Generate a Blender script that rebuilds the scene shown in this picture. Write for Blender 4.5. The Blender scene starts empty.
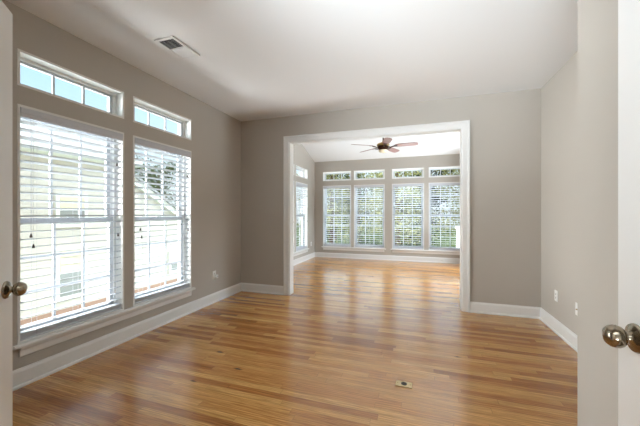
import bpy, bmesh, math, random
from mathutils import Vector, Matrix

S = bpy.context.scene
C = S.collection
PI = math.pi

# ------------------------------------------------------------------ camera
F, VX, HY = 300.0, 419.0, 213.5
TH = math.atan((VX - 320) / F)
cam_data = bpy.data.cameras.new('camera')
cam_data.sensor_fit = 'HORIZONTAL'
cam_data.sensor_width = 36.0
cam_data.lens = F / 640 * 36.0
cam_data.shift_y = (HY - 213.0) / 640
cam_data.clip_start = 0.02
cam = bpy.data.objects.new('camera', cam_data)
C.objects.link(cam)
cam.location = (0, 0, 1.25)
cam.rotation_euler = (PI / 2, 0, TH)
S.camera = cam

# ------------------------------------------------------------------ view, world, lights
S.view_settings.view_transform = 'Standard'
S.view_settings.look = 'None'
S.view_settings.gamma = 1.0
S.view_settings.use_curve_mapping = False
S.view_settings.exposure = 0.52
S.cycles.max_bounces = 10
S.cycles.diffuse_bounces = 6
S.cycles.glossy_bounces = 4
S.cycles.transparent_max_bounces = 24
S.cycles.sample_clamp_indirect = 6.0
S.cycles.use_denoising = True
S.cycles.denoising_prefilter = 'ACCURATE'
S.cycles.denoising_input_passes = 'RGB_ALBEDO_NORMAL'

SKY_HIGH = 1.1       # bright thin cloud overhead
SKY_BAND = 0.98      # blue band low in the sky
SUN = 4.0
HALL_FILL, HALL_END_FILL = 110.0, 15.0  # strengths of the added hall lamps
FILL_LEFT, FILL_FAR_LEFT, FILL_BACK, FILL_FAR_RIGHT = 300.0, 300.0, 900.0, 700.0  # strengths of the added lamps outside the window walls
LOW_LEFT, LOW_BACK, LOW_FAR_RIGHT = 95.0, 650.0, 650.0
SIDE_LEFT = 900.0



FILLC = (0.82, 0.92, 1.0)


def srgb(r, g, b, a=1.0):
    def f(c):
        c /= 255.0
        return c / 12.92 if c <= 0.04045 else ((c + 0.055) / 1.055) ** 2.4
    return (f(r), f(g), f(b), a)


world = bpy.data.worlds.new('sky')
S.world = world
world.use_nodes = True
nt = world.node_tree
nt.nodes.clear()
wo = nt.nodes.new('ShaderNodeOutputWorld')
bg = nt.nodes.new('ShaderNodeBackground')
tc = nt.nodes.new('ShaderNodeTexCoord')
sep = nt.nodes.new('ShaderNodeSeparateXYZ')
nt.links.new(tc.outputs['Generated'], sep.inputs[0])
ramp = nt.nodes.new('ShaderNodeValToRGB')
el = ramp.color_ramp.elements
el[0].position, el[0].color = 0.0, srgb(205, 212, 215)
el[1].position, el[1].color = 1.0, (1, 1, 1, 1)
for p, c in ((0.10, srgb(226, 238, 246)), (0.27, srgb(194, 224, 246)), (0.42, srgb(166, 210, 243)), (0.62, (1, 1, 1, 1))):
    e = el.new(p)
    e.color = c
nt.links.new(sep.outputs['Z'], ramp.inputs[0])
mr = nt.nodes.new('ShaderNodeMapRange')
mr.interpolation_type = 'SMOOTHSTEP'
mr.inputs['From Min'].default_value = 0.43
mr.inputs['From Max'].default_value = 0.68
mr.inputs['To Min'].default_value = SKY_BAND
mr.inputs['To Max'].default_value = SKY_HIGH
nt.links.new(sep.outputs['Z'], mr.inputs['Value'])
nt.links.new(ramp.outputs[0], bg.inputs['Color'])
nt.links.new(mr.outputs[0], bg.inputs['Strength'])
nt.links.new(bg.outputs[0], wo.inputs['Surface'])


def light(name, kind, loc, energy, size=None, aim=None, color=(1, 1, 1), portal=False):
    d = bpy.data.lights.new(name, kind)
    d.energy = energy
    d.color = color
    if kind == 'AREA':
        d.shape = 'RECTANGLE'
        d.size, d.size_y = size
        if portal:
            d.cycles.is_portal = True
    o = bpy.data.objects.new(name, d)
    C.objects.link(o)
    o.location = loc
    if aim is not None:
        o.rotation_euler = Vector(aim).to_track_quat('-Z', 'Y').to_euler()
    return o


sun = light('sun', 'SUN', (0, -10, 20), SUN, aim=(-0.04, 1.0, -1.15), color=(1.0, 0.95, 0.86))
sun.data.angle = 0.02
# daylight portals (sampling guides in the window openings, they emit nothing)
light('portal_left', 'AREA', (-2.96, 2.24, 1.37), 1, (2.2, 1.9), (1, 0, 0), portal=True)
light('portal_far_left', 'AREA', (-3.09, 6.75, 1.37), 1, (2.2, 1.9), (1, 0, 0), portal=True)
light('portal_back', 'AREA', (-0.78, 8.42, 1.37), 1, (2.2, 3.8), (0, -1, 0), portal=True)
light('portal_far_right', 'AREA', (1.60, 6.55, 1.37), 1, (2.2, 3.2), (-1, 0, 0), portal=True)
# added fill lamps above the eaves, boosting the daylight through each window wall
light('fill_left', 'AREA', (-9.5, 2.0, 5.9), FILL_LEFT, (6.0, 2.0), (1, 0, -0.55), color=FILLC)
light('fill_far_left', 'AREA', (-6.6, 7.6, 5.4), FILL_FAR_LEFT, (4.0, 2.0), (1, 0, -0.8), color=FILLC)
light('fill_back', 'AREA', (-0.8, 12.0, 6.2), FILL_BACK, (6.0, 2.0), (0, -1, -1.2), color=FILLC)
light('fill_far_right', 'AREA', (4.6, 6.4, 4.0), FILL_FAR_RIGHT, (4.0, 2.0), (-1, 0, -0.75), color=FILLC)
# added lamp outside, out of view, brightening the right wall through the left windows
light('fill_side', 'AREA', (-6.4, 1.1, 1.5), SIDE_LEFT, (3.2, 2.6), (1, 0.10, 0), color=(0.96, 0.965, 1.0))
# added lamps low on the lawn, aimed up to brighten the ceilings
light('fill_low_left', 'AREA', (-6.0, 2.2, -1.1), LOW_LEFT, (6.0, 1.4), (1, 0, 0.8), color=FILLC)
light('fill_low_back', 'AREA', (-0.8, 10.6, -1.1), LOW_BACK, (6.0, 1.2), (0, -1, 0.9), color=FILLC)
light('fill_low_far_right', 'AREA', (4.2, 6.4, -1.0), LOW_FAR_RIGHT, (4.0, 1.4), (-1, 0, 0.75), color=FILLC)
light('fill_hall_end', 'AREA', (-0.3, -3.1, 1.35), HALL_END_FILL, (3.6, 2.5), (0, 1, 0), color=(0.85, 0.93, 1.0))  # added soft fill panel at the hall's end, no window there
# added uplight behind the camera, filling the front room off its ceiling
light('fill_hall_up', 'AREA', (-0.9, -2.2, 0.45), HALL_FILL, (1.6, 1.0), (0.1, 1, 1.05), color=(0.82, 0.92, 1.0)).data.spread = math.radians(80)



# ------------------------------------------------------------------ materials
def mat(name, color, rough=0.5, metallic=0.0, spec=0.5, bump=None, coat=0.0):
    m = bpy.data.materials.new(name)
    m.use_nodes = True
    n = m.node_tree
    b = n.nodes['Principled BSDF']
    b.inputs['Base Color'].default_value = color
    b.inputs['Roughness'].default_value = rough
    b.inputs['Metallic'].default_value = metallic
    b.inputs['Specular IOR Level'].default_value = spec
    b.inputs['Coat Weight'].default_value = coat
    if bump:
        scale, strength = bump
        t = n.nodes.new('ShaderNodeTexCoord')
        ns = n.nodes.new('ShaderNodeTexNoise')
        ns.inputs['Scale'].default_value = scale
        ns.inputs['Detail'].default_value = 3
        bp = n.nodes.new('ShaderNodeBump')
        bp.inputs['Strength'].default_value = strength
        bp.inputs['Distance'].default_value = 0.002
        n.links.new(t.outputs['Object'], ns.inputs['Vector'])
        n.links.new(ns.outputs[0], bp.inputs['Height'])
        n.links.new(bp.outputs[0], b.inputs['Normal'])
    return m


class NB:
    """small node helper"""
    def __init__(s, m):
        s.n = m.node_tree

    def new(s, t, **kw):
        x = s.n.nodes.new(t)
        for k, v in kw.items():
            setattr(x, k, v)
        return x

    def link(s, a, b):
        s.n.links.new(a, b)

    def math(s, op, a, b=None):
        x = s.new('ShaderNodeMath', operation=op)
        for i, v in enumerate((a, b)):
            if v is None:
                continue
            if isinstance(v, (int, float)):
                x.inputs[i].default_value = v
            else:
                s.link(v, x.inputs[i])
        return x.outputs[0]


def mat_floor():
    m = mat('oak floor', srgb(190, 140, 90), 0.3, spec=0.65, coat=0.3)
    m.node_tree.nodes['Principled BSDF'].inputs['Coat Roughness'].default_value = 0.14
    g = NB(m)
    b = m.node_tree.nodes['Principled BSDF']
    t = g.new('ShaderNodeTexCoord')
    sp = g.new('ShaderNodeSeparateXYZ')
    g.link(t.outputs['Object'], sp.inputs[0])
    x, y = sp.outputs['X'], sp.outputs['Y']
    W = 0.0572
    ry = g.math('DIVIDE', y, W)
    row = g.math('FLOOR', ry)
    fy = g.math('FRACT', ry)
    wn = g.new('ShaderNodeTexWhiteNoise', noise_dimensions='1D')
    g.link(row, wn.inputs['W'])
    off = g.math('MULTIPLY', wn.outputs['Value'], 7.0)
    wn2 = g.new('ShaderNodeTexWhiteNoise', noise_dimensions='1D')
    g.link(g.math('ADD', row, 91.3), wn2.inputs['W'])
    ln = g.math('ADD', g.math('MULTIPLY', wn2.outputs['Value'], 0.6), 0.55)
    rx = g.math('DIVIDE', g.math('ADD', x, off), ln)
    col = g.math('FLOOR', rx)
    fx = g.math('FRACT', rx)
    cmb = g.new('ShaderNodeCombineXYZ')
    g.link(row, cmb.inputs[0])
    g.link(col, cmb.inputs[1])
    wn3 = g.new('ShaderNodeTexWhiteNoise', noise_dimensions='2D')
    g.link(cmb.outputs[0], wn3.inputs['Vector'])
    pid = wn3.outputs['Value']
    cr = g.new('ShaderNodeValToRGB')
    e = cr.color_ramp.elements
    e[0].position, e[0].color = 0.0, srgb(158, 102, 50)
    e[1].position, e[1].color = 1.0, srgb(212, 164, 98)
    for p, c in ((0.12, srgb(168, 111, 56)), (0.35, srgb(190, 134, 74)), (0.62, srgb(200, 147, 83)), (0.85, srgb(206, 156, 90))):
        q = e.new(p)
        q.color = c
    g.link(pid, cr.inputs[0])
    # grain: noise stretched along the plank, shifted per plank
    gv = g.new('ShaderNodeCombineXYZ')
    g.link(g.math('ADD', g.math('MULTIPLY', x, 1.7), g.math('MULTIPLY', pid, 50.0)), gv.inputs[0])
    g.link(g.math('ADD', g.math('MULTIPLY', y, 42.0), g.math('MULTIPLY', pid, 33.0)), gv.inputs[1])
    n1 = g.new('ShaderNodeTexNoise')
    n1.inputs['Scale'].default_value = 1.6
    n1.inputs['Detail'].default_value = 5
    n1.inputs['Roughness'].default_value = 0.6
    n1.inputs['Distortion'].default_value = 0.9
    g.link(gv.outputs[0], n1.inputs['Vector'])
    # cathedral figure
    wv = g.new('ShaderNodeTexWave', wave_type='BANDS', bands_direction='Y')
    wv.inputs['Scale'].default_value = 1.3
    wv.inputs['Distortion'].default_value = 7.0
    wv.inputs['Detail'].default_value = 2.5
    wv.inputs['Detail Scale'].default_value = 1.1
    gv2 = g.new('ShaderNodeCombineXYZ')
    g.link(g.math('ADD', g.math('MULTIPLY', x, 1.2), g.math('MULTIPLY', pid, 17.0)), gv2.inputs[0])
    g.link(g.math('ADD', g.math('MULTIPLY', y, 14.0), g.math('MULTIPLY', pid, 71.0)), gv2.inputs[1])
    g.link(gv2.outputs[0], wv.inputs['Vector'])
    mrn = g.new('ShaderNodeMapRange')
    mrn.inputs['From Min'].default_value = 0.3
    mrn.inputs['From Max'].default_value = 0.72
    mrn.inputs['To Min'].default_value = 0.58
    mrn.inputs['To Max'].default_value = 1.28
    g.link(n1.outputs[0], mrn.inputs['Value'])
    mrw = g.new('ShaderNodeMapRange')
    mrw.inputs['To Min'].default_value = 0.80
    mrw.inputs['To Max'].default_value = 1.06
    g.link(wv.outputs['Fac'], mrw.inputs['Value'])
    # fine pores
    gv3 = g.new('ShaderNodeCombineXYZ')
    g.link(g.math('ADD', g.math('MULTIPLY', x, 5.0), g.math('MULTIPLY', pid, 23.0)), gv3.inputs[0])
    g.link(g.math('MULTIPLY', y, 150.0), gv3.inputs[1])
    n3 = g.new('ShaderNodeTexNoise')
    n3.inputs['Scale'].default_value = 1.5
    n3.inputs['Detail'].default_value = 3
    g.link(gv3.outputs[0], n3.inputs['Vector'])
    mr3 = g.new('ShaderNodeMapRange')
    mr3.inputs['From Min'].default_value = 0.34
    mr3.inputs['From Max'].default_value = 0.56
    mr3.inputs['To Min'].default_value = 0.72
    mr3.inputs['To Max'].default_value = 1.12
    g.link(n3.outputs[0], mr3.inputs['Value'])
    fac = g.math('MULTIPLY', g.math('MULTIPLY', mrn.outputs[0], mrw.outputs[0]), mr3.outputs[0])
    mul = g.new('ShaderNodeMix', data_type='RGBA', blend_type='MULTIPLY')
    mul.inputs[0].default_value = 1.0
    g.link(cr.outputs[0], mul.inputs[6])
    cc = g.new('ShaderNodeCombineColor')
    g.link(g.math('POWER', fac, 0.8), cc.inputs[0])
    g.link(fac, cc.inputs[1])
    g.link(g.math('POWER', fac, 1.25), cc.inputs[2])
    g.link(cc.outputs[0], mul.inputs[7])
    # seams between the strips
    ey = g.math('MINIMUM', fy, g.math('SUBTRACT', 1.0, fy))
    ex = g.math('MULTIPLY', g.math('MINIMUM', fx, g.math('SUBTRACT', 1.0, fx)), 12.0)
    ed = g.math('MINIMUM', ey, ex)
    sm = g.new('ShaderNodeMapRange')
    sm.inputs['From Min'].default_value = 0.0
    sm.inputs['From Max'].default_value = 0.035
    sm.inputs['To Min'].default_value = 0.55
    sm.inputs['To Max'].default_value = 0.0
    g.link(ed, sm.inputs['Value'])
    mx = g.new('ShaderNodeMix', data_type='RGBA')
    g.link(sm.outputs[0], mx.inputs[0])
    g.link(mul.outputs[2], mx.inputs[6])
    mx.inputs[7].default_value = srgb(96, 58, 30)
    cur = mx.outputs[2]
    # knots in the oak
    for (kx, ky, rx_, ry_) in ((-1.706, 2.288, 0.035, 0.014), (-1.382, 2.084, 0.04, 0.012), (-1.60, 1.83, 0.03, 0.008), (0.32, 2.86, 0.03, 0.009), (-0.02, 1.55, 0.03, 0.008)):
        dx = g.math('DIVIDE', g.math('SUBTRACT', x, kx), rx_)
        dy = g.math('DIVIDE', g.math('SUBTRACT', y, ky), ry_)
        dd = g.math('SQRT', g.math('ADD', g.math('MULTIPLY', dx, dx), g.math('MULTIPLY', dy, dy)))
        kk = g.new('ShaderNodeMapRange')
        kk.inputs['From Min'].default_value = 0.45
        kk.inputs['From Max'].default_value = 1.3
        kk.inputs['To Min'].default_value = 0.92
        kk.inputs['To Max'].default_value = 0.0
        g.link(dd, kk.inputs['Value'])
        mk = g.new('ShaderNodeMix', data_type='RGBA')
        g.link(kk.outputs[0], mk.inputs[0])
        g.link(cur, mk.inputs[6])
        mk.inputs[7].default_value = srgb(62, 36, 22)
        cur = mk.outputs[2]
    g.link(cur, b.inputs['Base Color'])
    rr = g.new('ShaderNodeMapRange')
    rr.inputs['To Min'].default_value = 0.15
    rr.inputs['To Max'].default_value = 0.25
    g.link(n1.outputs[0], rr.inputs['Value'])
    g.link(rr.outputs[0], b.inputs['Roughness'])
    bp = g.new('ShaderNodeBump')
    bp.inputs['Strength'].default_value = 0.05
    bp.inputs['Distance'].default_value = 0.001
    g.link(g.math('MULTIPLY', sm.outputs[0], -1.0), bp.inputs['Height'])
    return m


def mat_noise(name, c1, c2, scale, rough=0.8, stretch=(1, 1, 1), bump=0.0, metallic=0.0, detail=4):
    m = mat(name, c1, rough, metallic)
    g = NB(m)
    b = m.node_tree.nodes['Principled BSDF']
    t = g.new('ShaderNodeTexCoord')
    mp = g.new('ShaderNodeMapping')
    mp.inputs['Scale'].default_value = stretch
    g.link(t.outputs['Object'], mp.inputs['Vector'])
    n = g.new('ShaderNodeTexNoise')
    n.inputs['Scale'].default_value = scale
    n.inputs['Detail'].default_value = detail
    g.link(mp.outputs[0], n.inputs['Vector'])
    cr = g.new('ShaderNodeValToRGB')
    cr.color_ramp.elements[0].position, cr.color_ramp.elements[0].color = 0.35, c1
    cr.color_ramp.elements[1].position, cr.color_ramp.elements[1].color = 0.65, c2
    g.link(n.outputs[0], cr.inputs[0])
    g.link(cr.outputs[0], b.inputs['Base Color'])
    if bump:
        bp = g.new('ShaderNodeBump')
        bp.inputs['Strength'].default_value = bump
        bp.inputs['Distance'].default_value = 0.01
        g.link(n.outputs[0], bp.inputs['Height'])
        g.link(bp.outputs[0], b.inputs['Normal'])
    return m


def mat_glass():
    m = bpy.data.materials.new('window glass')
    m.use_nodes = True
    n = m.node_tree
    n.nodes.clear()
    o = n.nodes.new('ShaderNodeOutputMaterial')
    tr = n.nodes.new('ShaderNodeBsdfTransparent')
    tr.inputs[0].default_value = (0.96, 0.98, 0.97, 1)
    gl = n.nodes.new('ShaderNodeBsdfGlossy')
    gl.inputs['Roughness'].default_value = 0.02
    lw = n.nodes.new('ShaderNodeLayerWeight')
    lw.inputs['Blend'].default_value = 0.5
    pw = n.nodes.new('ShaderNodeMath')
    pw.operation = 'POWER'
    pw.inputs[1].default_value = 5.0
    n.links.new(lw.outputs['Facing'], pw.inputs[0])
    fr = n.nodes.new('ShaderNodeMath')
    fr.operation = 'MULTIPLY_ADD'
    fr.inputs[1].default_value = 0.5
    fr.inputs[2].default_value = 0.006
    n.links.new(pw.outputs[0], fr.inputs[0])
    mx = n.nodes.new('ShaderNodeMixShader')
    n.links.new(fr.outputs[0], mx.inputs[0])
    n.links.new(tr.outputs[0], mx.inputs[1])
    n.links.new(gl.outputs[0], mx.inputs[2])
    n.links.new(mx.outputs[0], o.inputs[0])
    return m


def mat_leaf(name, c1, c2):
    m = mat(name, c1, 0.6, spec=0.3)
    g = NB(m)
    b = m.node_tree.nodes['Principled BSDF']
    ge = g.new('ShaderNodeNewGeometry')
    cr = g.new('ShaderNodeValToRGB')
    cr.color_ramp.elements[0].color = c1
    cr.color_ramp.elements[1].color = c2
    g.link(ge.outputs['Random Per Island'], cr.inputs[0])
    g.link(cr.outputs[0], b.inputs['Base Color'])
    out = m.node_tree.nodes['Material Output']
    tl = g.new('ShaderNodeBsdfTranslucent')
    g.link(cr.outputs[0], tl.inputs[0])
    mx = g.new('ShaderNodeMixShader')
    mx.inputs[0].default_value = 0.4
    g.link(b.outputs[0], mx.inputs[1])
    g.link(tl.outputs[0], mx.inputs[2])
    g.link(mx.outputs[0], out.inputs[0])
    return m


def mat_siding(name, c, pitch=0.18):
    m = mat(name, c, 0.7)
    g = NB(m)
    b = m.node_tree.nodes['Principled BSDF']
    t = g.new('ShaderNodeTexCoord')
    sp = g.new('ShaderNodeSeparateXYZ')
    g.link(t.outputs['Object'], sp.inputs[0])
    fz = g.math('FRACT', g.math('DIVIDE', sp.outputs['Z'], pitch))
    bp = g.new('ShaderNodeBump')
    bp.invert = True
    bp.inputs['Distance'].default_value = 0.03
    bp.inputs['Strength'].default_value = 0.8
    g.link(fz, bp.inputs['Height'])
    g.link(bp.outputs[0], b.inputs['Normal'])
    return m


def mat_brick(name, c1, c2, mortar, sc=1.0):
    m = mat(name, c1, 0.85)
    g = NB(m)
    b = m.node_tree.nodes['Principled BSDF']
    t = g.new('ShaderNodeTexCoord')
    mp = g.new('ShaderNodeMapping')
    mp.inputs['Rotation'].default_value = (PI / 2, 0, PI / 2)
    g.link(t.outputs['Object'], mp.inputs['Vector'])
    br = g.new('ShaderNodeTexBrick')
    br.inputs['Color1'].default_value = c1
    br.inputs['Color2'].default_value = c2
    br.inputs['Mortar'].default_value = mortar
    br.inputs['Scale'].default_value = sc
    br.inputs['Brick Width'].default_value = 0.22
    br.inputs['Row Height'].default_value = 0.075
    br.inputs['Mortar Size'].default_value = 0.008
    g.link(mp.outputs[0], br.inputs['Vector'])
    g.link(br.outputs['Color'], b.inputs['Base Color'])
    return m


M = dict(
    floor=mat_floor(),
    wall=mat('greige wall paint', srgb(185, 179, 170), 0.75, spec=0.25, bump=(260, 0.15)),
    ceiling=mat('white ceiling paint', srgb(232, 232, 231), 0.9, spec=0.15, bump=(220, 0.12)),
    trim=mat('white trim paint', srgb(232, 232, 230), 0.35, spec=0.45),
    vinyl=mat('white vinyl', srgb(200, 204, 210), 0.4),
    door=mat('white door paint', srgb(226, 225, 222), 0.4, bump=(90, 0.06)),
    slat=mat('white blind slat', srgb(203, 206, 212), 0.45),
    cord=mat('white cord', srgb(200, 202, 205), 0.7),
    tassel=mat_noise('dark wooden tassel', srgb(52, 42, 36), srgb(74, 60, 50), 60, 0.5),
    glass=mat_glass(),
    knob=mat('aged nickel', srgb(150, 138, 120), 0.16, 1.0),
    bronze=mat_noise('dark bronze', srgb(48, 30, 22), srgb(78, 48, 32), 30, 0.3, metallic=0.7),
    brass=mat('aged brass', srgb(176, 148, 96), 0.3, 0.9),
    blade=mat_noise('reddish fan blade veneer', srgb(132, 92, 84), srgb(158, 118, 108), 6, 0.32, (1, 14, 14)),
    bowl=mat('cream glass bowl', srgb(238, 226, 196), 0.25),
    plate=mat('white plastic plate', srgb(238, 238, 234), 0.35),
    slot=mat('dark slot', srgb(40, 38, 36), 0.6),
    ventwhite=mat('white vent enamel', srgb(226, 226, 224), 0.4),
    duct=mat('dark duct interior', srgb(58, 57, 56), 0.8),
    floorbrass=mat('brass floor plate', srgb(206, 184, 140), 0.35, 0.35),
    siding=mat_siding('cream lap siding', srgb(208, 202, 192)),
    whitewood=mat('white exterior trim', srgb(238, 238, 234), 0.6),
    shingle=mat_noise('grey roof shingle', srgb(142, 142, 144), srgb(172, 172, 172), 8, 0.9, (1, 1, 4)),
    brick=mat_brick('red brick', srgb(176, 142, 124), srgb(156, 120, 104), srgb(192, 180, 168)),
    cladding=mat_brick('bounce-cutting dark brick', srgb(104, 66, 54), srgb(86, 54, 46), srgb(120, 110, 102)),  # unseen outer wall faces, kept dark to cut lamp bounce onto the neighbour
    extglass=mat('grey window pane', srgb(150, 152, 150), 0.2),
    shade=mat('pale window shade', srgb(226, 218, 190), 0.7),
    lawn=mat_noise('lawn', srgb(52, 74, 30), srgb(86, 104, 48), 3, 0.9, bump=0.4),
    bark=mat_noise('bark', srgb(74, 58, 46), srgb(112, 92, 76), 9, 0.9, (4, 4, 0.7), 0.5),
    leaf_yellow=mat_leaf('yellow green leaves', srgb(118, 122, 78), srgb(176, 174, 122)),
    leaf_green=mat_leaf('mid green leaves', srgb(62, 78, 48), srgb(112, 124, 82)),
    leaf_dark=mat_leaf('dark evergreen leaves', srgb(32, 44, 32), srgb(66, 80, 56)),
)


# ------------------------------------------------------------------ mesh helpers
class MB:
    def __init__(s):
        s.bm = bmesh.new()

    def box(s, x0, x1, y0, y1, z0, z1, mtx=None, bevel=0.0):
        vs = [Vector((x, y, z)) for z in (z0, z1) for y in (y0, y1) for x in (x0, x1)]
        if mtx is not None:
            vs = [mtx @ v for v in vs]
        v = [s.bm.verts.new(p) for p in vs]
        fs = []
        for q in ((0, 2, 3, 1), (4, 5, 7, 6), (0, 1, 5, 4), (2, 6, 7, 3), (0, 4, 6, 2), (1, 3, 7, 5)):
            fs.append(s.bm.faces.new([v[i] for i in q]))
        if bevel:
            es = list({e for f in fs for e in f.edges})
            bmesh.ops.bevel(s.bm, geom=es, offset=bevel, segments=2, affect='EDGES', profile=0.5)
        return s

    def quad(s, pts, mi=0):
        s.bm.faces.new([s.bm.verts.new(p) for p in pts]).material_index = mi
        return s

    def tube(s, pts, r, n=8, cap=True):
        pts = [Vector(p) for p in pts]
        rs = r if isinstance(r, (list, tuple)) else [r] * len(pts)
        rings = []
        for i, p in enumerate(pts):
            d = (pts[min(i + 1, len(pts) - 1)] - pts[max(i - 1, 0)]).normalized()
            a = d.orthogonal().normalized() if i == 0 else (pa - d * pa.dot(d)).normalized()
            pa = a
            b = d.cross(a)
            rings.append([s.bm.verts.new(p + (a * math.cos(2 * PI * k / n) + b * math.sin(2 * PI * k / n)) * rs[i]) for k in range(n)])
        for i in range(len(rings) - 1):
            for k in range(n):
                s.bm.faces.new([rings[i][k], rings[i][(k + 1) % n], rings[i + 1][(k + 1) % n], rings[i + 1][k]])
        if cap:
            s.bm.faces.new(rings[0][::-1])
            s.bm.faces.new(rings[-1])
        return s

    def lathe(s, prof, n=28, mtx=None):
        """profile [(r, z)] spun about local Z"""
        mtx = mtx or Matrix.Identity(4)
        rings = []
        for r, z in prof:
            if r < 1e-6:
                rings.append([s.bm.verts.new(mtx @ Vector((0, 0, z)))])
            else:
                rings.append([s.bm.verts.new(mtx @ Vector((r * math.cos(2 * PI * k / n), r * math.sin(2 * PI * k / n), z))) for k in range(n)])
        for a, b in zip(rings, rings[1:]):
            for k in range(n):
                if len(a) == 1 and len(b) == 1:
                    continue
                if len(a) == 1:
                    s.bm.faces.new([a[0], b[(k + 1) % n], b[k]])
                elif len(b) == 1:
                    s.bm.faces.new([a[k], a[(k + 1) % n], b[0]])
                else:
                    s.bm.faces.new([a[k], a[(k + 1) % n], b[(k + 1) % n], b[k]])
        return s

    def prism(s, poly, axis_pts):
        """extrude a 2-D profile [(u, v)] between two frames given as callables (u, v) -> point"""
        A, B = axis_pts
        a = [s.bm.verts.new(A(u, v)) for u, v in poly]
        b = [s.bm.verts.new(B(u, v)) for u, v in poly]
        n = len(poly)
        for k in range(n):
            s.bm.faces.new([a[k], a[(k + 1) % n], b[(k + 1) % n], b[k]])
        s.bm.faces.new(a[::-1])
        s.bm.faces.new(b)
        return s

    def build(s, name, m, parent=None, smooth=False, weld=False):
        if weld:
            bmesh.ops.remove_doubles(s.bm, verts=s.bm.verts, dist=1e-5)
        bmesh.ops.recalc_face_normals(s.bm, faces=s.bm.faces)
        me = bpy.data.meshes.new(name)
        s.bm.to_mesh(me)
        s.bm.free()
        me.materials.append(m)
        if smooth:
            for p in me.polygons:
                p.use_smooth = True
            try:
                me.set_sharp_from_angle(angle=math.radians(38))
            except Exception:
                pass
        o = bpy.data.objects.new(name, me)
        C.objects.link(o)
        if parent is not None:
            o.parent = parent
        return o


def tag(o, label=None, cat=None, group=None, kind=None):
    if label:
        o['label'] = label
    if cat:
        o['category'] = cat
    if group:
        o['group'] = group
    if kind:
        o['kind'] = kind
    return o


def empty(name, loc=(0, 0, 0), rz=0.0):
    o = bpy.data.objects.new(name, None)
    o.empty_display_size = 0.1
    C.objects.link(o)
    o.location = loc
    o.rotation_euler = (0, 0, rz)
    return o


def kids(o):
    return [c for c in C.objects if c.parent == o]


def copy_tree(o, parent=None):
    c = o.copy()
    C.objects.link(c)
    if parent is not None:
        c.parent = parent
    for ch in kids(o):
        copy_tree(ch, c)
    return c


def struct(o, label, cat):
    return tag(o, label, cat, None, 'structure')


# ------------------------------------------------------------------ dimensions (metres)
LX, RX = -2.741, 1.38          # left / right wall faces of the front room
BY, BT = 4.217, 0.14           # wall with the wide opening, and its thickness
FLX, FRX, FBY = -2.87, 1.42, 8.20   # far room
H = 2.74
EAVE, SLOPE = 2.735, 0.31      # far room's sloping ceiling
WIN_Z0, WIN_Z1, TR_Z0, TR_Z1 = 0.305, 2.04, 2.175, 2.437


def far_ceiling(y):
    return EAVE + SLOPE * (FBY - y)


def wall(name, frame, u0, u1, v0, v1, t, holes, label, top=None, outer=True):
    """a wall in (u, v) with rectangular holes; frame(u, v, d) -> world, d = depth 0..t; top(u) may slope the upper edge"""
    us = sorted({u0, u1, *[h[0] for h in holes], *[h[1] for h in holes]})
    vs = sorted({v0, v1, *[h[2] for h in holes], *[h[3] for h in holes]})

    def solid(i, j):
        if i < 0 or j < 0 or i >= len(us) - 1 or j >= len(vs) - 1:
            return False
        cu, cv = (us[i] + us[i + 1]) / 2, (vs[j] + vs[j + 1]) / 2
        return not any(h[0] < cu < h[1] and h[2] < cv < h[3] for h in holes)

    def P(u, v, d):
        if top is not None and v == v1:
            v = top(u)
        return Vector(frame(u, v, d))
    b = MB()
    for i in range(len(us) - 1):
        for j in range(len(vs) - 1):
            if not solid(i, j):
                continue
            a, c, e, f = us[i], us[i + 1], vs[j], vs[j + 1]
            b.quad([P(a, e, 0), P(c, e, 0), P(c, f, 0), P(a, f, 0)])
            b.quad([P(a, e, t), P(a, f, t), P(c, f, t), P(c, e, t)], 1 if outer else 0)
            if not solid(i - 1, j):
                b.quad([P(a, e, 0), P(a, f, 0), P(a, f, t), P(a, e, t)])
            if not solid(i + 1, j):
                b.quad([P(c, e, 0), P(c, e, t), P(c, f, t), P(c, f, 0)])
            if not solid(i, j - 1):
                b.quad([P(a, e, 0), P(a, e, t), P(c, e, t), P(c, e, 0)])
            if not solid(i, j + 1):
                b.quad([P(a, f, 0), P(c, f, 0), P(c, f, t), P(a, f, t)])
    o = b.build(name, M['wall'], weld=True)
    o.data.materials.append(M['cladding'])
    return struct(o, label, 'wall')


# ------------------------------------------------------------------ setting: floor, ceilings, walls
o = MB().box(-3.1, 1.7, -3.2, 8.45, -0.12, 0.0).build('floor', M['floor'])
struct(o, 'glossy oak strip floor running through both rooms', 'floor')

b = MB().box(-3.0, 1.7, -3.2, BY + 0.07, H, H + 0.15)
struct(b.build('ceiling', M['ceiling']), 'flat white ceiling over the front room', 'ceiling')
b = MB()
y0, y1 = BY + 0.04, FBY + 0.24
b.prism([(y0, far_ceiling(y0)), (y1, far_ceiling(y1)), (y1, far_ceiling(y1) + 0.15), (y0, far_ceiling(y0) + 0.15)],
        (lambda u, v: (-3.1, u, v), lambda u, v: (1.7, u, v)))
struct(b.build('ceiling_sloped', M['ceiling']), 'sloping white ceiling over the far sunroom', 'ceiling')

LW = [(1.365, 2.186), (2.284, 3.10)]                  # window spans along Y on the left wall
FLW = [(5.88, 6.70), (6.80, 7.62)]
FBW = [(-2.62, -1.795), (-1.715, -0.875), (-0.685, 0.125), (0.235, 1.05)]
FRW = [(5.30, 6.30), (6.60, 7.60)]  # unseen openings, added to let fill light into the far room


def holes(spans):
    return [(a, c, WIN_Z0, WIN_Z1) for a, c in spans] + [(a, c, TR_Z0, TR_Z1) for a, c in spans]


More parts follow.
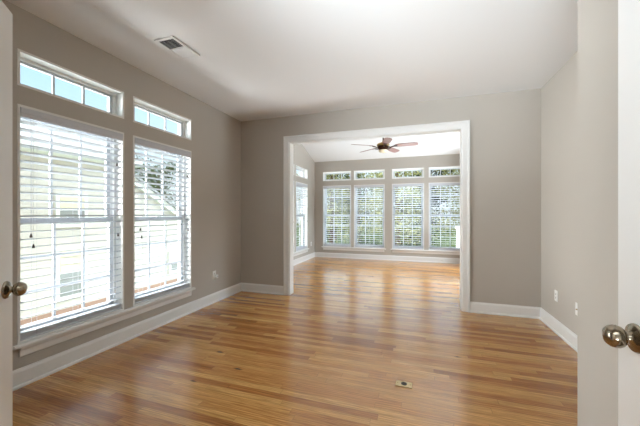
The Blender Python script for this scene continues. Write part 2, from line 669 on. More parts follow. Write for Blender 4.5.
WT = 0.20
wall('wall_left', lambda u, v, d: (LX - d, u, v), 0.06, BY, 0, H, WT, holes(LW), 'greige left wall with two tall windows and transoms')
wall('wall_right', lambda u, v, d: (RX + d, u, v), 0.06, BY, 0, H, WT, [], 'pale greige right wall with two outlets')
wall('wall_back', lambda u, v, d: (u, BY + d, v), FLX - WT, FRX + WT, 0, 4.05, BT, [(-1.89, 0.525, -1, 2.345)], 'greige back wall with the wide cased opening', outer=False)
b = MB().box(0.70, RX + 0.1, 0.06, 1.70, 0, H)
struct(b.build('wall_right_return', M['wall']), 'projecting wall return between right wall and open door', 'wall')
wall('wall_front', lambda u, v, d: (u, 0.20 - d, v), LX - WT, RX + WT, 0, H, 0.14, [(-0.993, 0.52, -1, 2.06)], 'wall with the double doorway the picture is taken from', outer=False)
wall('wall_far_left', lambda u, v, d: (FLX - d, u, v), BY + BT, FBY, 0, 4.0, WT, holes(FLW), 'left wall of the far room with two windows', top=far_ceiling)
wall('wall_far_back', lambda u, v, d: (u, FBY + d, v), FLX - WT, FRX + WT, 0, EAVE, WT, holes(FBW), 'end wall of the far room with four windows')
wall('wall_far_right', lambda u, v, d: (FRX + d, u, v), BY + BT, FBY, 0, 4.0, WT, [(a, c, WIN_Z0, TR_Z1) for a, c in FRW], 'right wall of the far room, hidden behind the opening', top=far_ceiling)
b = MB().box(-2.2, -2.1, -3.2, 0.06, 0, H)
struct(b.build('wall_hall_left', M['wall']), 'left wall of the hall behind the doorway', 'wall')
b = MB().box(1.5, 1.6, -3.2, 0.06, 0, H)
struct(b.build('wall_hall_right', M['wall']), 'right wall of the hall behind the doorway', 'wall')
b = MB().box(-2.2, 1.6, -3.3, -3.2, 0, H)
struct(b.build('wall_hall_end', M['wall']), 'end wall of the hall behind the doorway', 'wall')

# ------------------------------------------------------------------ baseboards
BASE = [(0, 0), (0.028, 0), (0.028, 0.008), (0.024, 0.018), (0.016, 0.020), (0.016, 0.108), (0.012, 0.120), (0.009, 0.124), (0.007, 0.132), (0, 0.132)]


def baseboard(name, p0, p1, nrm, label):
    p0, p1, n = Vector(p0), Vector(p1), Vector(nrm)
    b = MB().prism(BASE, (lambda u, v: (p0.x + n.x * u, p0.y + n.y * u, v), lambda u, v: (p1.x + n.x * u, p1.y + n.y * u, v)))
    return struct(b.build(name, M['trim']), label, 'baseboard')


baseboard('baseboard_left', (LX, 0.20), (LX, BY), (1, 0), 'white baseboard along the left wall')
baseboard('baseboard_back_left', (LX, BY), (-1.98, BY), (0, -1), 'short white baseboard left of the cased opening')
baseboard('baseboard_back_right', (0.615, BY), (RX, BY), (0, -1), 'white baseboard right of the cased opening')
baseboard('baseboard_right', (RX, 1.70), (RX, BY), (-1, 0), 'white baseboard along the right wall')
baseboard('baseboard_return', (0.70, 0.20), (0.70, 1.70), (-1, 0), 'white baseboard on the wall return')
baseboard('baseboard_far_left', (FLX, BY + BT), (FLX, FBY), (1, 0), 'white baseboard along the far room left wall')
baseboard('baseboard_far_back', (FLX, FBY), (FRX, FBY), (0, -1), 'white baseboard under the four far windows')
baseboard('baseboard_far_right', (FRX, BY + BT), (FRX, FBY), (-1, 0), 'white baseboard along the far room right wall')

# ------------------------------------------------------------------ cased opening
OX0, OX1, OZ = -1.89, 0.525, 2.345
JT = 0.012
CW = 0.088
CAS = [(0.0, 0.0), (0.0, 0.012), (0.012, 0.016), (0.060, 0.016), (0.068, 0.022), (CW - 0.004, 0.022), (CW, 0.018), (CW, 0.0)]   # (distance from opening, projection)
for side, sgn, yy in (('front', -1, BY), ('rear', 1, BY + BT)):
    b = MB()
    b.prism(CAS, (lambda u, v: (OX0 - u, yy + sgn * v, 0), lambda u, v: (OX0 - u, yy + sgn * v, OZ + u)))
    b.prism(CAS, (lambda u, v: (OX1 + u, yy + sgn * v, 0), lambda u, v: (OX1 + u, yy + sgn * v, OZ + u)))
    b.prism(CAS, (lambda u, v: (OX0 - u, yy + sgn * v, OZ + u), lambda u, v: (OX1 + u, yy + sgn * v, OZ + u)))
    struct(b.build('trim_opening_' + side, M['trim']), 'white casing around the wide opening, %s side' % side, 'trim')
b = MB()
b.box(OX0, OX0 + JT, BY - 0.001, BY + BT + 0.001, 0, OZ)
b.box(OX1 - JT, OX1, BY - 0.001, BY + BT + 0.001, 0, OZ)
b.box(OX0 + JT, OX1 - JT, BY - 0.001, BY + BT + 0.001, OZ - JT, OZ)
struct(b.build('trim_opening_jamb', M['trim']), 'white jamb boards lining the wide opening', 'trim')
# doorway the picture is taken from
b = MB()
b.box(-0.993, -0.975, 0.055, 0.205, 0, 2.06)
b.box(0.522, 0.540, 0.055, 0.205, 0, 2.06)
b.box(-0.975, 0.522, 0.055, 0.205, 2.045, 2.06)
struct(b.build('trim_doorway_jamb', M['trim']), 'white jamb of the double doorway', 'trim')


# ------------------------------------------------------------------ windows
# local frame: x to the right seen from inside, y outwards, z up; origin at the middle of the opening on the wall face
def sash(parent, name, w, z0, z1, y, cols, rows, stile=0.042, mun=0.018, rail_lo=None, rail_hi=None):
    b = MB()
    d = 0.034
    lo, hi = rail_lo or stile, rail_hi or stile
    x0, x1 = -w / 2, w / 2
    b.box(x0, x0 + stile, y, y + d, z0, z1, bevel=0.003)
    b.box(x1 - stile, x1, y, y + d, z0, z1, bevel=0.003)
    b.box(x0 + stile, x1 - stile, y, y + d, z0, z0 + lo, bevel=0.003)
    b.box(x0 + stile, x1 - stile, y, y + d, z1 - hi, z1, bevel=0.003)
    s = b.build(name, M['vinyl'], parent)
    gx0, gx1, gz0, gz1 = x0 + stile, x1 - stile, z0 + lo, z1 - hi
    g = MB()
    for k in range(1, cols):
        x = gx0 + (gx1 - gx0) * k / cols
        g.box(x - mun / 2, x + mun / 2, y + 0.009, y + 0.025, gz0, gz1)
    for k in range(1, rows):
        z = gz0 + (gz1 - gz0) * k / rows
        g.box(gx0, gx1, y + 0.010, y + 0.024, z - mun / 2, z + mun / 2)
    g.build('muntin_grille', M['vinyl'], s)
    MB().box(gx0, gx1, y + 0.0155, y + 0.0185, gz0, gz1).build('glass_pane', M['glass'], s)
    return s


def liner(parent, w, z0, z1, depth=0.19, t=0.016, frame_y=0.085):
    b = MB()
    x0, x1 = -w / 2, w / 2
    for (a, c, e, f) in ((x0, x0 + t, z0, z1), (x1 - t, x1, z0, z1), (x0 + t, x1 - t, z0, z0 + t), (x0 + t, x1 - t, z1 - t, z1)):
        b.box(a, c, -0.003, depth, e, f)
    # inner stop and track
    q = t + 0.020
    for (a, c, e, f) in ((x0 + t, x0 + q, z0 + t, z1 - t), (x1 - q, x1 - t, z0 + t, z1 - t), (x0 + q, x1 - q, z0 + t, z0 + q), (x0 + q, x1 - q, z1 - q, z1 - t)):
        b.box(a, c, frame_y, depth - 0.01, e, f)
    return b.build('window_frame', M['trim'], parent)


def window(n, loc, rz, w, label):
    r = empty('window_%d' % n, loc, rz)
    struct(r, label, 'window')
    liner(r, w, WIN_Z0, WIN_Z1)
    sw = w - 2 * 0.026
    mid = 1.19
    sash(r, 'upper_sash', sw, mid - 0.02, WIN_Z1 - 0.026, 0.138, 3, 3)
    lo = sash(r, 'lower_sash', sw, WIN_Z0 + 0.026, mid + 0.025, 0.100, 3, 3, rail_lo=0.055)
    MB().box(-0.025, 0.025, 0.088, 0.102, mid + 0.012, mid + 0.030, bevel=0.003).build('sash_lock', M['vinyl'], lo)
    return r


def transom(n, loc, rz, w, label):
    r = empty('window_%d' % n, loc, rz)
    struct(r, label, 'window')
    liner(r, w, TR_Z0, TR_Z1)
    sash(r, 'fixed_sash', w - 2 * 0.026, TR_Z0 + 0.022, TR_Z1 - 0.022, 0.105, 3, 1, stile=0.034, mun=0.016)
    return r


def blind(loc, rz, w, label, tilt=-0.14):
    r = empty('window_blind', loc, rz)
    tag(r, label, 'blind', 'white window blinds')
    bw = w - 2 * 0.016 - 0.008
    x0, x1 = -bw / 2, bw / 2
    top, bot = WIN_Z1 - 0.018, WIN_Z0 + 0.018
    yc = 0.040
    b = MB().box(x0, x1, 0.014, 0.062, top - 0.045, top, bevel=0.003)
    b.build('headrail', M['slat'], r)
    v = MB()
    prof = [(-0.006, 0.0), (0.006, 0.0), (0.006, -0.068), (-0.002, -0.068), (-0.006, -0.060), (-0.006, -0.044), (-0.010, -0.038), (-0.010, -0.006)]
    v.prism(prof, (lambda u, z: (x0 - 0.002, u, top + z), lambda u, z: (x1 + 0.002, u, top + z)))
    v.build('valance', M['slat'], r)
    pitch, sd, st = 0.058, 0.0615, 0.0050
    s = MB()
    z = top - 0.045 - 0.05
    zs = []
    while z > bot + 0.085:
        zs.append(z)
        z -= pitch
    for z in zs:
        m = Matrix.Translation((0, yc, z)) @ Matrix.Rotation(tilt, 4, 'X')
        s.box(x0, x1, -sd / 2, sd / 2, -st / 2, st / 2, m)
    for k in range(4):          # spare slats stacked on the rail
        s.box(x0, x1, yc - sd / 2, yc + sd / 2, bot + 0.022 + 0.008 * k, bot + 0.027 + 0.008 * k)
    s.build('slatting', M['slat'], r)
    MB().box(x0, x1, yc - 0.030, yc + 0.030, bot - 0.004, bot + 0.018, bevel=0.004).build('bottom_rail', M['slat'], r)
    for k, fx in enumerate((0.13, 0.5, 0.87)):
        c = MB()
        x = x0 + bw * fx
        for y in (yc - sd / 2 - 0.001, yc + sd / 2 + 0.001):
            c.box(x - 0.0009, x + 0.0009, y - 0.0008, y + 0.0008, bot + 0.01, top - 0.04)
        c.build('ladder_cord', M['cord'], r)

    def pull(x, z1):
        c = MB().tube([(x, -0.010, top - 0.066), (x, -0.011, z1)], 0.0012, 6)
        q = c.build('pull_cord', M['cord'], r)
        t = MB().lathe([(0.0, 0.030), (0.0035, 0.030), (0.005, 0.022), (0.009, 0.004), (0.008, 0.0), (0.0, 0.0)], 14, Matrix.Translation((x, -0.011, z1 - 0.028)))
        t.build('tassel', M['tassel'], q, smooth=True)
    pull(x0 + 0.055, 1.10)
    pull(x0 + 0.070, 1.02)
    pull(x1 - 0.060, 1.73)
    pull(x1 - 0.050, 1.06)
    return r


n = 0
where_l = ['nearest the glazed door, with the neighbouring house behind', 'nearest the room corner, beside the left outlet']
for k, (a, c) in enumerate(LW):
    n += 1
    window(n, (LX, (a + c) / 2, 0), PI / 2, c - a, 'tall white window in left wall ' + ['nearest the door', 'nearest the corner'][k])
    n += 1
    transom(n, (LX, (a + c) / 2, 0), PI / 2, c - a, 'three-pane transom high in left wall ' + ['nearest the door', 'nearest the corner'][k])
    blind((LX, (a + c) / 2, 0), PI / 2, c - a, 'white slatted blind in left wall window ' + where_l[k])
for k, (a, c) in enumerate(FLW):
    n += 1
    window(n, (FLX, (a + c) / 2, 0), PI / 2, c - a, 'tall window in far room left wall, ' + ['half hidden by the opening', 'near the far corner'][k])
    n += 1
    transom(n, (FLX, (a + c) / 2, 0), PI / 2, c - a, 'transom high in far room left wall, ' + ['half hidden by the opening', 'near the far corner'][k])
    blind((FLX, (a + c) / 2, 0), PI / 2, c - a, 'white blind on far room left wall, ' + ['half hidden by opening casing', 'in window near far corner'][k])
nth = ['leftmost', 'second from left', 'third from left', 'rightmost']
for k, (a, c) in enumerate(FBW):
    n += 1
    window(n, ((a + c) / 2, FBY, 0), 0, c - a, 'tall window in far end wall, %s of four' % nth[k])
    n += 1
    transom(n, ((a + c) / 2, FBY, 0), 0, c - a, 'transom in far end wall, %s of four' % nth[k])
    blind(((a + c) / 2, FBY, 0), 0, c - a, 'white slatted blind in far end wall, %s of the four' % nth[k])


def stool(name, u0, u1, frame, label):
    """window stool with horns and a sloped apron below it"""
    b = MB()
    st = [(0.10, 0.0), (0.10, -0.024), (-0.030, -0.024), (-0.036, -0.018), (-0.036, -0.006), (-0.030, 0.0)]
    zt = WIN_Z0 + 0.002
    # nose only in front of the wall face
    st = [(0.0, 0.0), (0.0, -0.024), (-0.034, -0.024), (-0.040, -0.018), (-0.040, -0.006), (-0.034, 0.0)]
    b.prism(st, (lambda y, z: frame(u0 - 0.03, y, zt + z), lambda y, z: frame(u1 + 0.03, y, zt + z)))
    ap = [(0.0, -0.024), (0.0, -0.094), (-0.010, -0.094), (-0.014, -0.086), (-0.014, -0.050), (-0.028, -0.030), (-0.028, -0.024)]
    b.prism(ap, (lambda y, z: frame(u0 + 0.01, y, zt + z), lambda y, z: frame(u1 - 0.01, y, zt + z)))
    return struct(b.build(name, M['trim']), label, 'trim')


stool('trim_sill_left', LW[0][0], LW[1][1], lambda u, y, z: (LX - y, u, z), 'long white sill and apron under both left wall windows')
stool('trim_sill_far_left', FLW[0][0], FLW[1][1], lambda u, y, z: (FLX - y, u, z), 'white sill under the far room left wall windows')
stool('trim_sill_far_back_left', FBW[0][0], FBW[1][1], lambda u, y, z: (u, FBY + y, z), 'white sill under the left pair of far end windows')
stool('trim_sill_far_back_right', FBW[2][0], FBW[3][1], lambda u, y, z: (u, FBY + y, z), 'white sill under the right pair of far end windows')


# ------------------------------------------------------------------ french doors
def knob_part(parent, x, z, y, sgn):
    """knob on the face at local y, pointing along sgn*y"""
    m = Matrix.Translation((x, y, z)) @ Matrix.Rotation(-sgn * PI / 2, 4, 'X')
    p = MB().lathe([(0, 0), (0.033, 0), (0.0335, 0.003), (0.031, 0.007), (0.022, 0.010), (0.0145, 0.013), (0.0115, 0.018), (0.0110, 0.020), (0.0125, 0.022),
                    (0.0185, 0.0245), (0.0235, 0.029), (0.0262, 0.036), (0.0262, 0.042), (0.0240, 0.050), (0.0185, 0.0565), (0.009, 0.060), (0, 0.0605)], 36, m)
    return p.build('knob', M['knob'], parent, smooth=True)


def french_door(name, hinge, ang, label, flip):
    """leaf along +x from the hinge; the face seen from the doorway is local y = 0; the thickness lies on +y if flip is 1, else on -y"""
    r = empty(name, hinge, ang)
    struct(r, label, 'door')
    L, HT, T, ST, TRL, BRL = 0.757, 2.04, 0.035, 0.104, 0.115, 0.24
    y0, y1 = (0, T) if flip == 1 else (-T, 0)
    z0 = 0.008
    b = MB()
    b.box(0, ST, y0, y1, z0, HT, bevel=0.002)
    b.box(L - ST, L, y0, y1, z0, HT, bevel=0.002)
    b.box(ST, L - ST, y0, y1, z0, BRL)
    b.box(ST, L - ST, y0, y1, HT - TRL, HT)
    p = b.build('door_panel', M['door'], r)
    g = MB()
    cols, rows, mw = 3, 5, 0.022
    gx0, gx1, gz0, gz1 = ST, L - ST, BRL, HT - TRL
    for k in range(1, cols):
        x = gx0 + (gx1 - gx0) * k / cols
        g.box(x - mw / 2, x + mw / 2, y0 + 0.006, y1 - 0.006, gz0, gz1)
    for k in range(1, rows):
        z = gz0 + (gz1 - gz0) * k / rows
        g.box(gx0, gx1, y0 + 0.007, y1 - 0.007, z - mw / 2, z + mw / 2)
    g.build('muntin_grille', M['door'], p)
    MB().box(gx0, gx1, (y0 + y1) / 2 - 0.002, (y0 + y1) / 2 + 0.002, gz0, gz1).build('glass_pane', M['glass'], p)
    zk, BS = 0.96, 0.060 if flip == 1 else 0.070
    knob_part(r, L - BS, zk, 0.0, -1 if flip == 1 else 1)
    knob_part(r, L - BS, zk, y1 if flip == 1 else y0, 1 if flip == 1 else -1)
    for z in (0.25, 1.02, 1.80):
        MB().tube([(0.0, (y1 if flip == 1 else y0) + (0.004 if flip == 1 else -0.004), z - 0.045), (0.0, (y1 if flip == 1 else y0) + (0.004 if flip == 1 else -0.004), z + 0.045)], 0.005, 10).build('hinge', M['knob'], r)
    MB().box(L - 0.0005, L + 0.0012, (y0 + y1) / 2 - 0.012, (y0 + y1) / 2 + 0.012, zk - 0.028, zk + 0.028).build('latch_plate', M['knob'], r)
    return r


# left leaf: local +x points along (-0.707, 0.707); the face towards the doorway has normal (0.707, 0.707) = local -y
DL = math.radians(135)
hx, hy = -1.530 - 0.757 * math.cos(DL), 0.748 - 0.757 * math.sin(DL)
french_door('door_1', (hx, hy, 0), DL, 'open white glazed door leaf with knob at left edge', 1)
# right leaf: local +x along +Y; face towards the doorway has normal -X = local +y
french_door('door_2', (0.480, 0.205, 0), PI / 2, 'open white door leaf with knob at right edge', 2)


# ------------------------------------------------------------------ ceiling fan
def ceiling_fan(loc, zc):
    r = empty('ceiling_fan', (loc[0], loc[1], zc))
    tag(r, 'five-blade ceiling fan with dark bronze motor and reddish blades in far room', 'fan')
    top = far_ceiling(loc[1]) - zc
    MB().tube([(0, 0, 0.09), (0, 0, top - 0.03)], 0.013, 14).build('rod', M['bronze'], r, smooth=True)
    MB().lathe([(0, 0.0), (0.075, 0.0), (0.072, -0.02), (0.05, -0.055), (0.02, -0.075), (0.0, -0.075)], 28, Matrix.Translation((0, 0, top + 0.015))).build('canopy', M['bronze'], r, smooth=True)
    h = MB().lathe([(0, 0.10), (0.025, 0.10), (0.03, 0.085), (0.085, 0.075), (0.118, 0.055), (0.125, 0.035), (0.118, 0.018), (0.10, 0.012), (0, 0.012)], 36)
    h.build('motor_housing', M['brass'], r, smooth=True)
    MB().lathe([(0, 0.014), (0.105, 0.012), (0.112, -0.005), (0.105, -0.035), (0.080, -0.055), (0.070, -0.062), (0.0, -0.062)], 36).build('switch_housing', M['bronze'], r, smooth=True)
    MB().lathe([(0, -0.060), (0.072, -0.060), (0.090, -0.066), (0.085, -0.085), (0.060, -0.108), (0.030, -0.118), (0.0, -0.120)], 32).build('light_bowl', M['bowl'], r, smooth=True)
    for k in range(5):
        a = math.radians(-3 + 72 * k)
        e = Matrix.Rotation(a, 4, 'Z')
        pit = Matrix.Rotation(math.radians(-13), 4, 'X')
        ib = MB()
        ib.tube([e @ Vector((0.09, 0, 0.0)), e @ Vector((0.14, 0, -0.018)), e @ Vector((0.19, 0, -0.006)), e @ Vector((0.23, 0, 0.002))], [0.014, 0.011, 0.012, 0.010], 8)
        ib.box(0.205, 0.275, -0.036, 0.036, -0.001, 0.005, e @ pit)
        br = ib.build('blade_bracket', M['bronze'], r, smooth=True)
        bb = MB()
        outline = []
        for (x, hw) in ((0.235, 0.050), (0.30, 0.060), (0.45, 0.068), (0.58, 0.070), (0.63, 0.062), (0.655, 0.042), (0.662, 0.0)):
            outline.append((x, hw))
        poly = [(x, hw) for x, hw in outline] + [(x, -hw) for x, hw in outline[-2::-1]]
        bb.prism(poly, (lambda u, v: (e @ pit @ Vector((u, v, 0.006)))[:], lambda u, v: (e @ pit @ Vector((u, v, 0.013)))[:]))
        bb.build('blade', M['blade'], r)
    return r


ceiling_fan((-0.67, 5.99), 2.56)

# ------------------------------------------------------------------ ceiling vent
v = empty('ceiling_vent', (-2.056, 2.160, H))
tag(v, 'white two-way ceiling air register above the left windows', 'vent')
b = MB()
w2, l2, fr = 0.100, 0.162, 0.024
for (a, c, e, f) in ((-w2, -w2 + fr, -l2, l2), (w2 - fr, w2, -l2, l2), (-w2 + fr, w2 - fr, -l2, -l2 + fr), (-w2 + fr, w2 - fr, l2 - fr, l2), (-w2 + fr, w2 - fr, -0.006, 0.006)):
    b.box(a, c, e, f, -0.009, 0.0)
b.build('vent_frame', M['ventwhite'], v)
MB().box(-w2 + fr, w2 - fr, -l2 + fr, l2 - fr, -0.0012, -0.0002).build('backing', M['duct'], v)
for sgn, (q0, q1) in ((1, (-l2 + fr, -0.006)), (-1, (0.006, l2 - fr))):
    b = MB()
    k = 8
    for i in range(k):
        y = q0 + (q1 - q0) * (i + 0.5) / k
        m = Matrix.Translation((0, y, -0.0065)) @ Matrix.Rotation(sgn * math.radians(38), 4, 'X')
        b.box(-w2 + fr, w2 - fr, -0.0072, 0.0072, -0.0005, 0.0005, m)
    b.build('louver_bank', M['ventwhite'], v)


# ------------------------------------------------------------------ outlets
def outlet(loc, rz, label, kind='duplex', horizontal=False, group=None):
    """local: x right seen from the room, y into the wall, z up"""
    r = empty('wall_outlet', loc, rz)
    tag(r, label, 'outlet', group)
    w, h = (0.0575, 0.035) if horizontal else (0.035, 0.0575)
    MB().box(-w, w, -0.006, 0.0, -h, h, bevel=0.002).build('cover_plate', M['plate'], r)
    if kind == 'duplex':
        for s in (-1, 1):
            cx, cz = (s * 0.0195, 0) if horizontal else (0, s * 0.0195)
            p = MB().box(cx - 0.0165, cx + 0.0165, -0.008, -0.005, cz - 0.014, cz + 0.014, bevel=0.001).build('receptacle', M['plate'], r)
            q = MB()
            q.box(cx - 0.0090, cx - 0.0050, -0.0084, -0.0078, cz - 0.001, cz + 0.008)
            q.box(cx + 0.0050, cx + 0.0090, -0.0084, -0.0078, cz - 0.001, cz + 0.008)
            q.lathe([(0, 0), (0.0045, 0), (0.0045, 0.0006), (0, 0.0006)], 12, Matrix.Translation((cx, -0.0078, cz - 0.007)) @ Matrix.Rotation(PI / 2, 4, 'X'))
            q.build('slot', M['slot'], p)
    else:
        MB().lathe([(0, 0), (0.007, 0), (0.006, 0.006), (0.004, 0.010), (0, 0.010)], 16, Matrix.Translation((0, -0.006, 0)) @ Matrix.Rotation(PI / 2, 4, 'X')).build('jack', M['brass'], r)
    return r


outlet((LX, 3.545, 0.385), PI / 2, 'white wall outlet low on left wall with a plug in it')
pl = empty('plug_adapter', (LX + 0.008, 3.560, 0.366), PI / 2)
tag(pl, 'small white plug-in adapter in the left wall outlet', 'adapter')
MB().box(-0.022, 0.022, -0.038, 0.0, -0.028, 0.022, bevel=0.006).build('adapter_body', M['plate'], pl)
MB().box(-0.014, 0.014, -0.0395, -0.0375, -0.012, 0.010, bevel=0.001).build('adapter_face', M['vinyl'], pl)
outlet((RX, 3.795, 0.380), -PI / 2, 'white duplex outlet on right wall above the baseboard')
outlet((RX, 3.345, 0.372), -PI / 2, 'white jack plate on right wall beside the wall return', 'jack')
outlet((FLX, 7.90, 0.40), PI / 2, 'small white outlet on far room left wall near corner')
outlet((0.55, FBY - 0.017, 0.068), 0, 'white outlet set in the far baseboard under right windows', 'duplex', True)

# floor outlet
f = empty('floor_outlet', (-0.104, 2.272, 0.0), math.radians(-2))
tag(f, 'brass floor outlet plate with a dark round socket', 'outlet')
MB().box(-0.058, 0.058, -0.036, 0.036, 0.0, 0.007, bevel=0.002).build('cover_plate', M['floorbrass'], f)
MB().lathe([(0, 0.0068), (0.021, 0.0068), (0.021, 0.0092), (0.0, 0.0092)], 24).build('socket', M['slot'], f, smooth=True)
for s in (-1, 1):
    MB().lathe([(0, 0.0068), (0.0045, 0.0068), (0.004, 0.0085), (0, 0.009)], 12, Matrix.Translation((s * 0.044, 0, 0))).build('screw', M['brass'], f, smooth=True)


# ------------------------------------------------------------------ outdoors
GZ = -1.25
o = MB().box(-45, 40, 9.2, 70, GZ - 0.2, GZ).box(-45, -3.6, -25, 9.2, GZ - 0.2, GZ).build('ground_outside', M['lawn'])
struct(o, 'green lawn outside the windows', 'ground')

# neighbouring house beyond the left windows
HX = -7.5
hs = empty('neighbour_house', (HX - 3, 2, GZ))
tag(hs, 'cream sided neighbouring house seen through the left wall blinds', 'house')


def hpart(mb, name, m, parent=hs, base=None):
    o = mb.build(name, M[m], parent)
    base = base or (HX - 3, 2, GZ)
    if parent is hs:
        o.matrix_parent_inverse = Matrix.Translation(base).inverted()
    return o


def yz_prism(poly, x0, x1):
    return MB().prism(poly, (lambda u, v: (x0, u, v), lambda u, v: (x1, u, v)))


hpart(yz_prism([(-6, -0.87), (6.0, -0.87), (6.0, 2.52), (-6, 2.52)], HX - 7, HX), 'wall', 'siding')
hpart(yz_prism([(6.0, -0.87), (8.9, -0.87), (8.9, 0.50), (6.0, 2.18)], HX - 6, HX - 0.004), 'wall', 'siding')
hpart(yz_prism([(-6.02, GZ), (8.92, GZ), (8.92, -0.87), (-6.02, -0.87)], HX - 7, HX + 0.03), 'foundation', 'brick')
hpart(yz_prism([(-6.4, 2.50), (6.2, 2.50), (6.2, 2.66), (-6.4, 2.66)], HX - 7.3, HX + 0.40), 'eave', 'whitewood')
b = MB().prism([(HX + 0.42, 2.66), (HX - 7.4, 2.66), (HX - 3.5, 4.3)], (lambda u, v: (u, -6.4, v), lambda u, v: (u, 6.2, v)))
hpart(b, 'roof', 'shingle')
# rake board stepping down over the low wing, and the wing's roof
hpart(yz_prism([(5.9, 2.24), (9.2, 0.33), (9.2, 0.50), (5.9, 2.42)], HX - 0.05, HX + 0.10), 'rake_board', 'whitewood')
hpart(yz_prism([(5.9, 2.42), (9.25, 0.48), (9.25, 0.56), (5.9, 2.50)], HX - 6.2, HX + 0.16), 'wing_roof', 'shingle')
for (y0, y1, z0, z1) in ((4.45, 4.95, 1.02, 1.62), (4.45, 4.95, -0.58, 0.42), (7.55, 7.95, -0.56, -0.02)):
    fr = hpart(MB().box(HX, HX + 0.05, y0 - 0.08, y1 + 0.08, z0 - 0.08, z1 + 0.08), 'window', 'whitewood')
    q = MB().box(HX + 0.05, HX + 0.06, y0, y1, z0, z0 + (z1 - z0) * 0.5).build('pane', M['extglass'], fr)
    q = MB().box(HX + 0.05, HX + 0.06, y0, y1, z0 + (z1 - z0) * 0.55, z1).build('shade', M['shade'], fr)

# white deck post behind the rightmost far window
dp = empty('deck_post', (1.19, 10.5, GZ))
tag(dp, 'white square deck post with flat cap outside rightmost far window', 'post')
MB().box(-0.05, 0.05, -0.05, 0.05, 0, 2.02, bevel=0.004).build('shaft', M['whitewood'], dp)
MB().box(-0.085, 0.085, -0.085, 0.085, 2.02, 2.06, bevel=0.004).box(-0.065, 0.065, -0.065, 0.065, 2.06, 2.085).build('cap', M['whitewood'], dp)


def leaf_blob(b, rnd, c, r, n, size):
    for _ in range(n):
        d = Vector((rnd.gauss(0, 1), rnd.gauss(0, 1), rnd.gauss(0, 1))).normalized()
        k = rnd.random() ** 0.45
        p = Vector((c[0] + d.x * r[0] * k, c[1] + d.y * r[1] * k, c[2] + d.z * r[2] * k))
        nn = (d + Vector((rnd.uniform(-.9, .9), rnd.uniform(-.9, .9), rnd.uniform(-.3, 1.1)))).normalized()
        a = nn.orthogonal().normalized()
        a = Matrix.Rotation(rnd.uniform(0, 6.28), 3, nn) @ a
        e = nn.cross(a)
        s = size * rnd.uniform(0.6, 1.3)
        b.quad([p - a * s, p - e * s * 0.45 + nn * s * 0.1, p + a * s, p + e * s * 0.45 + nn * s * 0.1])


def tree_proto(seed, leafmat, h, spread, crown0, n, size):
    rnd = random.Random(seed)
    t = empty('tree')
    b = MB().tube([(0, 0, 0), (0.06, 0.02, h * 0.3), (-0.03, 0.08, h * 0.6), (0.05, 0, h * 0.85)], [0.17, 0.13, 0.08, 0.03], 9)
    cs = []
    for k in range(11):
        a = k * 2.4 + rnd.random()
        z = crown0 + (h - crown0) * (0.08 + 0.84 * k / 10)
        rad = spread * (1.0 - 0.75 * abs((k / 10) - 0.35) ** 1.3) * 0.62
        c = (math.cos(a) * rad * rnd.uniform(.4, 1), math.sin(a) * rad * rnd.uniform(.4, 1), z)
        cs.append(c)
        b.tube([(0.0, 0.03, max(0.3, z - 0.7)), (c[0] * 0.55, c[1] * 0.55, z - 0.2), c], [0.05, 0.03, 0.012], 6)
    b.build('trunk', M['bark'], t, smooth=True)
    m = MB()
    for c in cs:
        q = spread * rnd.uniform(0.38, 0.58)
        leaf_blob(m, rnd, c, (q, q, q * 0.72), n // 11, size)
    m.build('crown', M[leafmat], t)
    return t


def place(proto, first, loc, rz, sc, label):
    t = proto if first else copy_tree(proto)
    t.location = loc
    t.rotation_euler = (0, 0, rz)
    t.scale = (sc, sc, sc)
    return tag(t, label, 'tree', 'trees outside the windows')


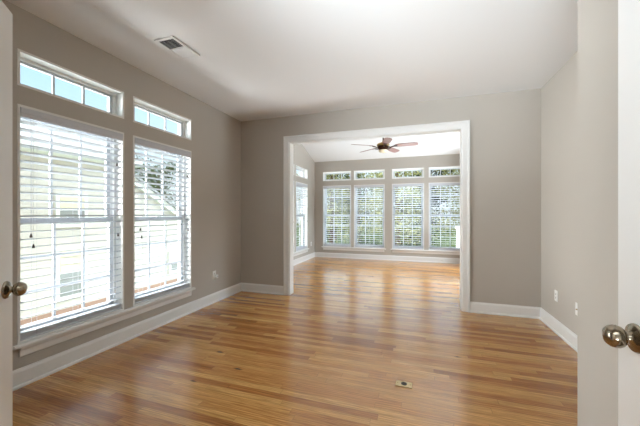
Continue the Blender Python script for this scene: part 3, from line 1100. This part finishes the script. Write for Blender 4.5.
ty = tree_proto(3, 'leaf_yellow', 6.0, 2.2, 1.2, 5200, 0.085)
tg = tree_proto(5, 'leaf_green', 7.0, 2.5, 0.9, 5600, 0.095)
td = tree_proto(8, 'leaf_dark', 7.5, 2.4, 0.3, 5600, 0.10)
spots = [
    (ty, -4.6, 15.9, 1.05, 'yellow green leafy tree outside leftmost far window'),
    (ty, -1.0, 14.5, 0.95, 'yellow green tree with light crown between two leftmost far windows'),
    (ty, 2.4, 18.2, 1.0, 'yellow green tree behind third far window'),
    (tg, 7.0, 15.2, 0.9, 'mid green tree outside rightmost far window'),
    (tg, -11.4, 18.0, 1.0, 'mid green tree beyond far left window side'),
    (tg, -4.2, 21.6, 1.05, 'mid green tree standing behind the second yellow one'),
    (td, -7.6, 27.5, 1.1, 'dark evergreen tree standing farthest back behind leftmost far window'),
    (td, 0.3, 22.0, 1.1, 'dark evergreen tree in back row behind third far window'),
    (td, 5.0, 22.6, 1.0, 'dark evergreen tree seen at right edge of rightmost far window'),
    (td, -14.8, 22.5, 1.1, 'dark evergreen tree at far left beyond the house wing'),
    (tg, -13.8, 11.2, 0.80, 'green tree behind the neighbouring house wing'),
    (tg, -16.5, 15.6, 0.85, 'second green tree farther behind the neighbouring house'),
]
used = set()
rr = random.Random(2)
for proto, x, y, sc, lab in spots:
    place(proto, id(proto) not in used, (x, y, GZ), rr.uniform(0, 6.28), sc, lab)
    used.add(id(proto))

# shrubs under the trees
rnd = random.Random(11)
sh = empty('shrub')
m = MB()
for k in range(5):
    leaf_blob(m, rnd, (rnd.uniform(-.6, .6), rnd.uniform(-.5, .5), rnd.uniform(.4, 1.0)), (.7, .6, .55), 420, 0.07)
m.build('foliage', M['leaf_dark'], sh)
b = MB()
for k in range(5):
    b.tube([(0, 0, 0), (rnd.uniform(-.2, .2), rnd.uniform(-.2, .2), .4), (rnd.uniform(-.6, .6), rnd.uniform(-.5, .5), .9)], [.03, .02, .01], 6)
b.build('stem', M['bark'], sh)
for k, x in enumerate((-9.0, -6.7, -4.4, -2.1, 0.2, 2.5, 4.8)):
    t = sh if k == 0 else copy_tree(sh)
    t.location = (x, 12.2 + 0.5 * math.sin(k * 2.1), GZ)
    t.rotation_euler = (0, 0, k * 1.3)
    s = 0.95 + 0.08 * math.cos(k * 1.7)
    t.scale = (s, s, s)
    tag(t, 'dark green shrub low under the trees outside the far windows', 'shrub', 'shrubs outside the far windows')
